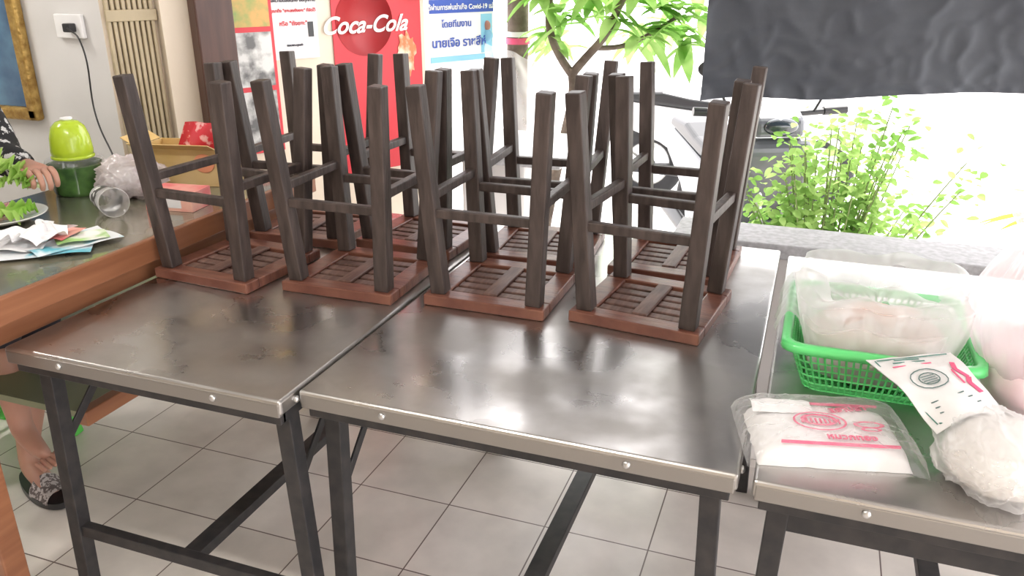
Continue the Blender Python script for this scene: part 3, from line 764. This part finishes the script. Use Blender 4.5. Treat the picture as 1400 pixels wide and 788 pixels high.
# ------------------------------------------------------------------ foliage
def leaf(b, base, d, up, L, Wd, m, seg=5, droop=.35):
    d = d.normalized(); s = d.cross(up).normalized(); nrm = s.cross(d)
    vs = []; fs = []
    for k in range(seg + 1):
        t = k / seg; wd = Wd * math.sin(math.pi * min(1, .06 + t * .94)) ** .8 * (1.05 - .3 * t) * .5
        c = base + d * L * t - Vector((0, 0, 1)) * L * droop * t * t
        vs += [c - s * wd + nrm * wd * .35, c, c + s * wd + nrm * wd * .35]
    for k in range(seg):
        a = k * 3; fs += [(a, a + 1, a + 4, a + 3), (a + 1, a + 2, a + 5, a + 4)]
    b.faces(vs, fs, m, True)
def branch(E, pts, r0, r1, m, name):
    cu = bpy.data.curves.new(name, 'CURVE'); cu.dimensions = '3D'; cu.bevel_depth = 1; cu.bevel_resolution = 4
    sp = cu.splines.new('NURBS'); sp.points.add(len(pts) - 1); sp.use_endpoint_u = True; sp.order_u = 3
    for i, p in enumerate(pts):
        sp.points[i].co = (*p, 1); sp.points[i].radius = r0 + (r1 - r0) * i / (len(pts) - 1)
    cu.materials.append(m); o = bpy.data.objects.new(name, cu); S.collection.objects.link(o); o.parent = E
E = empty('plumeria_tree')
branch(E, [(-1.46, 4.05, -.13), (-1.46, 4.05, .6), (-1.45, 4.05, 1.1), (-1.44, 4.02, 1.6), (-1.40, 3.95, 2.2)], .06, .05, bark_m, 'trunk')
branch(E, [(-1.30, 3.9, -.13), (-1.2, 3.9, .5), (-1.14, 3.9, .75), (-1.10, 3.9, .95), (-1.12, 3.9, 1.05)], .028, .024, bark_m, 'stem')
branch(E, [(-1.12, 3.9, 1.02), (-1.05, 3.88, 1.1), (-.95, 3.86, 1.2), (-.88, 3.84, 1.36), (-.80, 3.8, 1.5)], .022, .015, bark_m, 'branch_a')
branch(E, [(-1.12, 3.9, 1.02), (-1.20, 3.88, 1.12), (-1.25, 3.88, 1.3), (-1.2, 3.85, 1.5)], .021, .015, bark_m, 'branch_b')
branch(E, [(-1.0, 3.87, 1.15), (-.90, 3.9, 1.14), (-.74, 3.95, 1.22), (-.62, 3.9, 1.3)], .013, .009, bark_m, 'branch_c')
b = MB(); b.cyl((-1.45, 4.05, 1.14), (-1.45, 4.05, 1.17), .063, pink_m); b.cyl((-1.45, 4.05, 1.175), (-1.45, 4.05, 1.2), .063, paper_m); b.done('ribbon', E)
b = MB()
tips = [(-1.15, 3.85, 1.28), (-1.0, 3.8, 1.42), (-.80, 3.8, 1.42), (-.62, 3.85, 1.32), (-.88, 3.85, 1.30), (-1.25, 3.95, 1.20), (-.55, 3.9, 1.45), (-1.15, 4.1, 1.4), (-.7, 4.1, 1.25), (-1.0, 4.1, 1.55), (-.7, 3.7, 1.6), (-.45, 4.2, 1.5), (-1.2, 3.9, 1.5),
        (-.78, 3.85, 1.20), (-.60, 3.95, 1.20), (-.5, 4.0, 1.32), (-.72, 3.9, 1.34), (-1.3, 4.25, 1.12), (-.85, 4.3, 1.2), (-1.3, 3.9, 1.38)]
for c in tips:
    for k in range(11):
        a = random.uniform(0, 6.28); e = random.uniform(-.6, .7)
        leaf(b, Vector(c) + Vector((random.uniform(-.03, .03), random.uniform(-.03, .03), random.uniform(-.04, .04))), Vector((math.cos(a), math.sin(a), e)), Vector((0, 0, 1)), random.uniform(.14, .22), random.uniform(.055, .08), leaf_m)
b.done('leaves', E)
E = empty('garden_bush')
b = MB()
for k in range(40):
    a = random.uniform(0, 6.28); rr = random.uniform(.02, .42); tx_, ty_ = .14 + math.cos(a) * rr, 3.26 + math.sin(a) * rr * .4
    ht = random.uniform(.72, 1.12) - rr * .45
    base = Vector((.11 + random.uniform(-.05, .05), 3.26, -.13)); tip = Vector((tx_, ty_, ht)); mid = base.lerp(tip, .5) + Vector((0, 0, .12))
    branch(E, [base, mid, tip], .006, .002, stem_m, 'stem_%d' % k)
    for j in range(44):
        t = random.uniform(.5, 1.03); p = mid.lerp(tip, (t - .5) * 2)
        p = p + Vector([random.gauss(0, .045) for _ in range(3)])
        aa = random.uniform(0, 6.28)
        leaf(b, p, Vector((math.cos(aa), math.sin(aa), random.uniform(-.8, .8))), Vector((random.uniform(-.5, .5), random.uniform(-.9, 0), 1)).normalized(), random.uniform(.028, .048), random.uniform(.022, .034), bush_m, 4, .1)
b.done('leaves', E)
E = empty('potted_palm', (.90, 3.15, -.13))
b = MB(); b.lathe((0, 0, 0), [(.001, 0), (.10, 0), (.14, .25), (.155, .26), (.15, .28), (.13, .27), (.001, .25)], M('terracotta', (.45, .2, .1), .8)); b.done('pot', E)
b = MB(); b.cyl((0, 0, .25), (0, 0, .88), .02, stem_m, .012)
for k in range(20):
    a = k * 2.4; d = Vector((math.cos(a), math.sin(a), .45 + .3 * math.sin(k)))
    leaf(b, Vector((0, 0, .84)), d, Vector((0, 0, 1)), .34, .05, yleaf_m, 7)
b.done('fronds', E)

# ------------------------------------------------------------------ outdoor stone table, hanging sheet
E = empty('stone_garden_table', (-1.22, 3.22, -.13))
b = MB(); b.bb((-.33, -.25, .90), (.33, .25, .95), granite); b.bb((-.14, -.12, .06), (.14, .12, .90), conc); b.bb((-.22, -.2, 0), (.22, .2, .06), conc); b.done('body', E, .012)
E = empty('foam_cooler_box', (-1.15, 2.60, 0))
b = MB(); b.bb((-.25, -.13, 0), (.25, .13, .55), foam_m); b.bb((-.26, -.14, .555), (.26, .14, .62), foam_m); b.done('body', E, .012)
b = MB()
b.grid(lambda u, v: Vector((-1.50 + u * .34, 3.72 + .03 * math.sin(u * 12 + v * 3) + .02 * noise.noise(Vector((u * 5, v * 5, 0))), .75 + v * .42 - .10 * u * v)), 40, 30, film_m)
b.done('hanging_plastic_sheet')

# ------------------------------------------------------------------ scooters
def scooter(loc, rz, paint):
    E = empty('motor_scooter', loc, rz)   # +X forward
    b = MB(); RX = Matrix.Rotation(math.pi / 2, 3, 'X')
    for x in (-.58, .62):
        b.torus((x, 0, .27), .215, .055, tyre_m, RX); b.cyl((x, -.04, .27), (x, .04, .27), .06, rivet_m); b.torus((x, 0, .27), .165, .012, rivet_m, RX)
        for k in range(5):
            a = k * 1.256; b.prism((x, 0, .27), (x + math.cos(a) * .17, 0, .27 + math.sin(a) * .17), .025, .02, rivet_m, xd=(0, 1, 0))
    b.done('wheels', E)
    def ext(prof, w_, m, name, bev=.03):
        b = MB(); n = len(prof); vs = [Vector((p[0], -w_, p[1])) for p in prof] + [Vector((p[0], w_, p[1])) for p in prof]
        b.faces(vs, [tuple(range(n)), tuple(range(2 * n - 1, n - 1, -1))] + [(k, k + n, (k + 1) % n + n, (k + 1) % n) for k in range(n)], m)
        bmesh.ops.recalc_face_normals(b.bm, faces=b.bm.faces)
        return b.done(name, E, bev, seg=4)
    ext([(-.85, .66), (-.75, .74), (-.1, .66), (.02, .42), (.05, .30), (-.25, .28), (-.5, .45), (-.82, .58)], .13, paint, 'rear_body')
    ext([(-.80, .74), (-.78, .80), (-.5, .81), (-.3, .77), (-.02, .74), (.0, .69), (-.2, .68), (-.76, .74)], .125, black_m, 'seat', .025)
    ext([(.0, .26), (.0, .32), (.32, .30), (.40, .26)], .15, black_m, 'footboard', .015)
    ext([(.28, .28), (.42, .85), (.50, .93), (.56, .88), (.52, .55), (.40, .26)], .17, paint, 'leg_shield', .04)
    ext([(.36, .92), (.34, 1.02), (.42, 1.06), (.54, 1.0), (.55, .92)], .12, paint, 'handlebar_cowl', .03)
    ext([(.42, .40), (.45, .52), (.62, .56), (.86, .42), (.84, .38), (.62, .50)], .06, paint, 'front_fender', .015)
    b = MB(); b.cyl((.62, .06, .27), (.47, .06, .85), .018, rivet_m); b.cyl((.62, -.06, .27), (.47, -.06, .85), .018, rivet_m)
    b.cyl((.40, -.36, 1.02), (.42, 0, 1.0), .014, black_m); b.cyl((.40, .36, 1.02), (.42, 0, 1.0), .014, black_m)
    b.cyl((.40, -.36, 1.02), (.405, -.25, 1.015), .02, black_m); b.cyl((.40, .36, 1.02), (.405, .25, 1.015), .02, black_m)
    for s in (-1, 1):
        b.cyl((.42, s * .2, 1.02), (.42, s * .28, 1.18), .006, black_m); b.ball((.42, s * .30, 1.21), (.012, .06, .038), black_m)
    b.ball((.545, 0, .97), (.03, .08, .04), glass_m); b.ball((-.84, 0, .64), (.02, .08, .03), red_m); b.cyl((-.75, -.14, .28), (-.2, -.14, .24), .04, black_m); b.done('controls', E)
scooter((-.36, 4.32, -.13), math.radians(-65), grey_paint)
scooter((-.55, 6.1, -.13), math.radians(10), white_paint)

# ------------------------------------------------------------------ added fill lamps, out of view, to brighten the interior
def fill_lamp(loc, rz=0, e=22):
    E = empty('added_fill_lamp', loc, rz)
    b = MB(); b.bb((-.6, -.03, 0), (.6, .03, .045), white_m); b.done('housing', E, .004)
    l = bpy.data.lights.new('fill_light', 'AREA'); l.shape = 'RECTANGLE'; l.size = 1.2; l.size_y = .08; l.energy = e; l.color = (1, .96, .9)
    o = bpy.data.objects.new('fill_light', l); S.collection.objects.link(o); o.parent = E; o.location = (0, 0, -.02)
fill_lamp((-1.0, .2, 2.65), 0, 25); fill_lamp((-3.2, 1.2, 2.65), 1.57, 25)
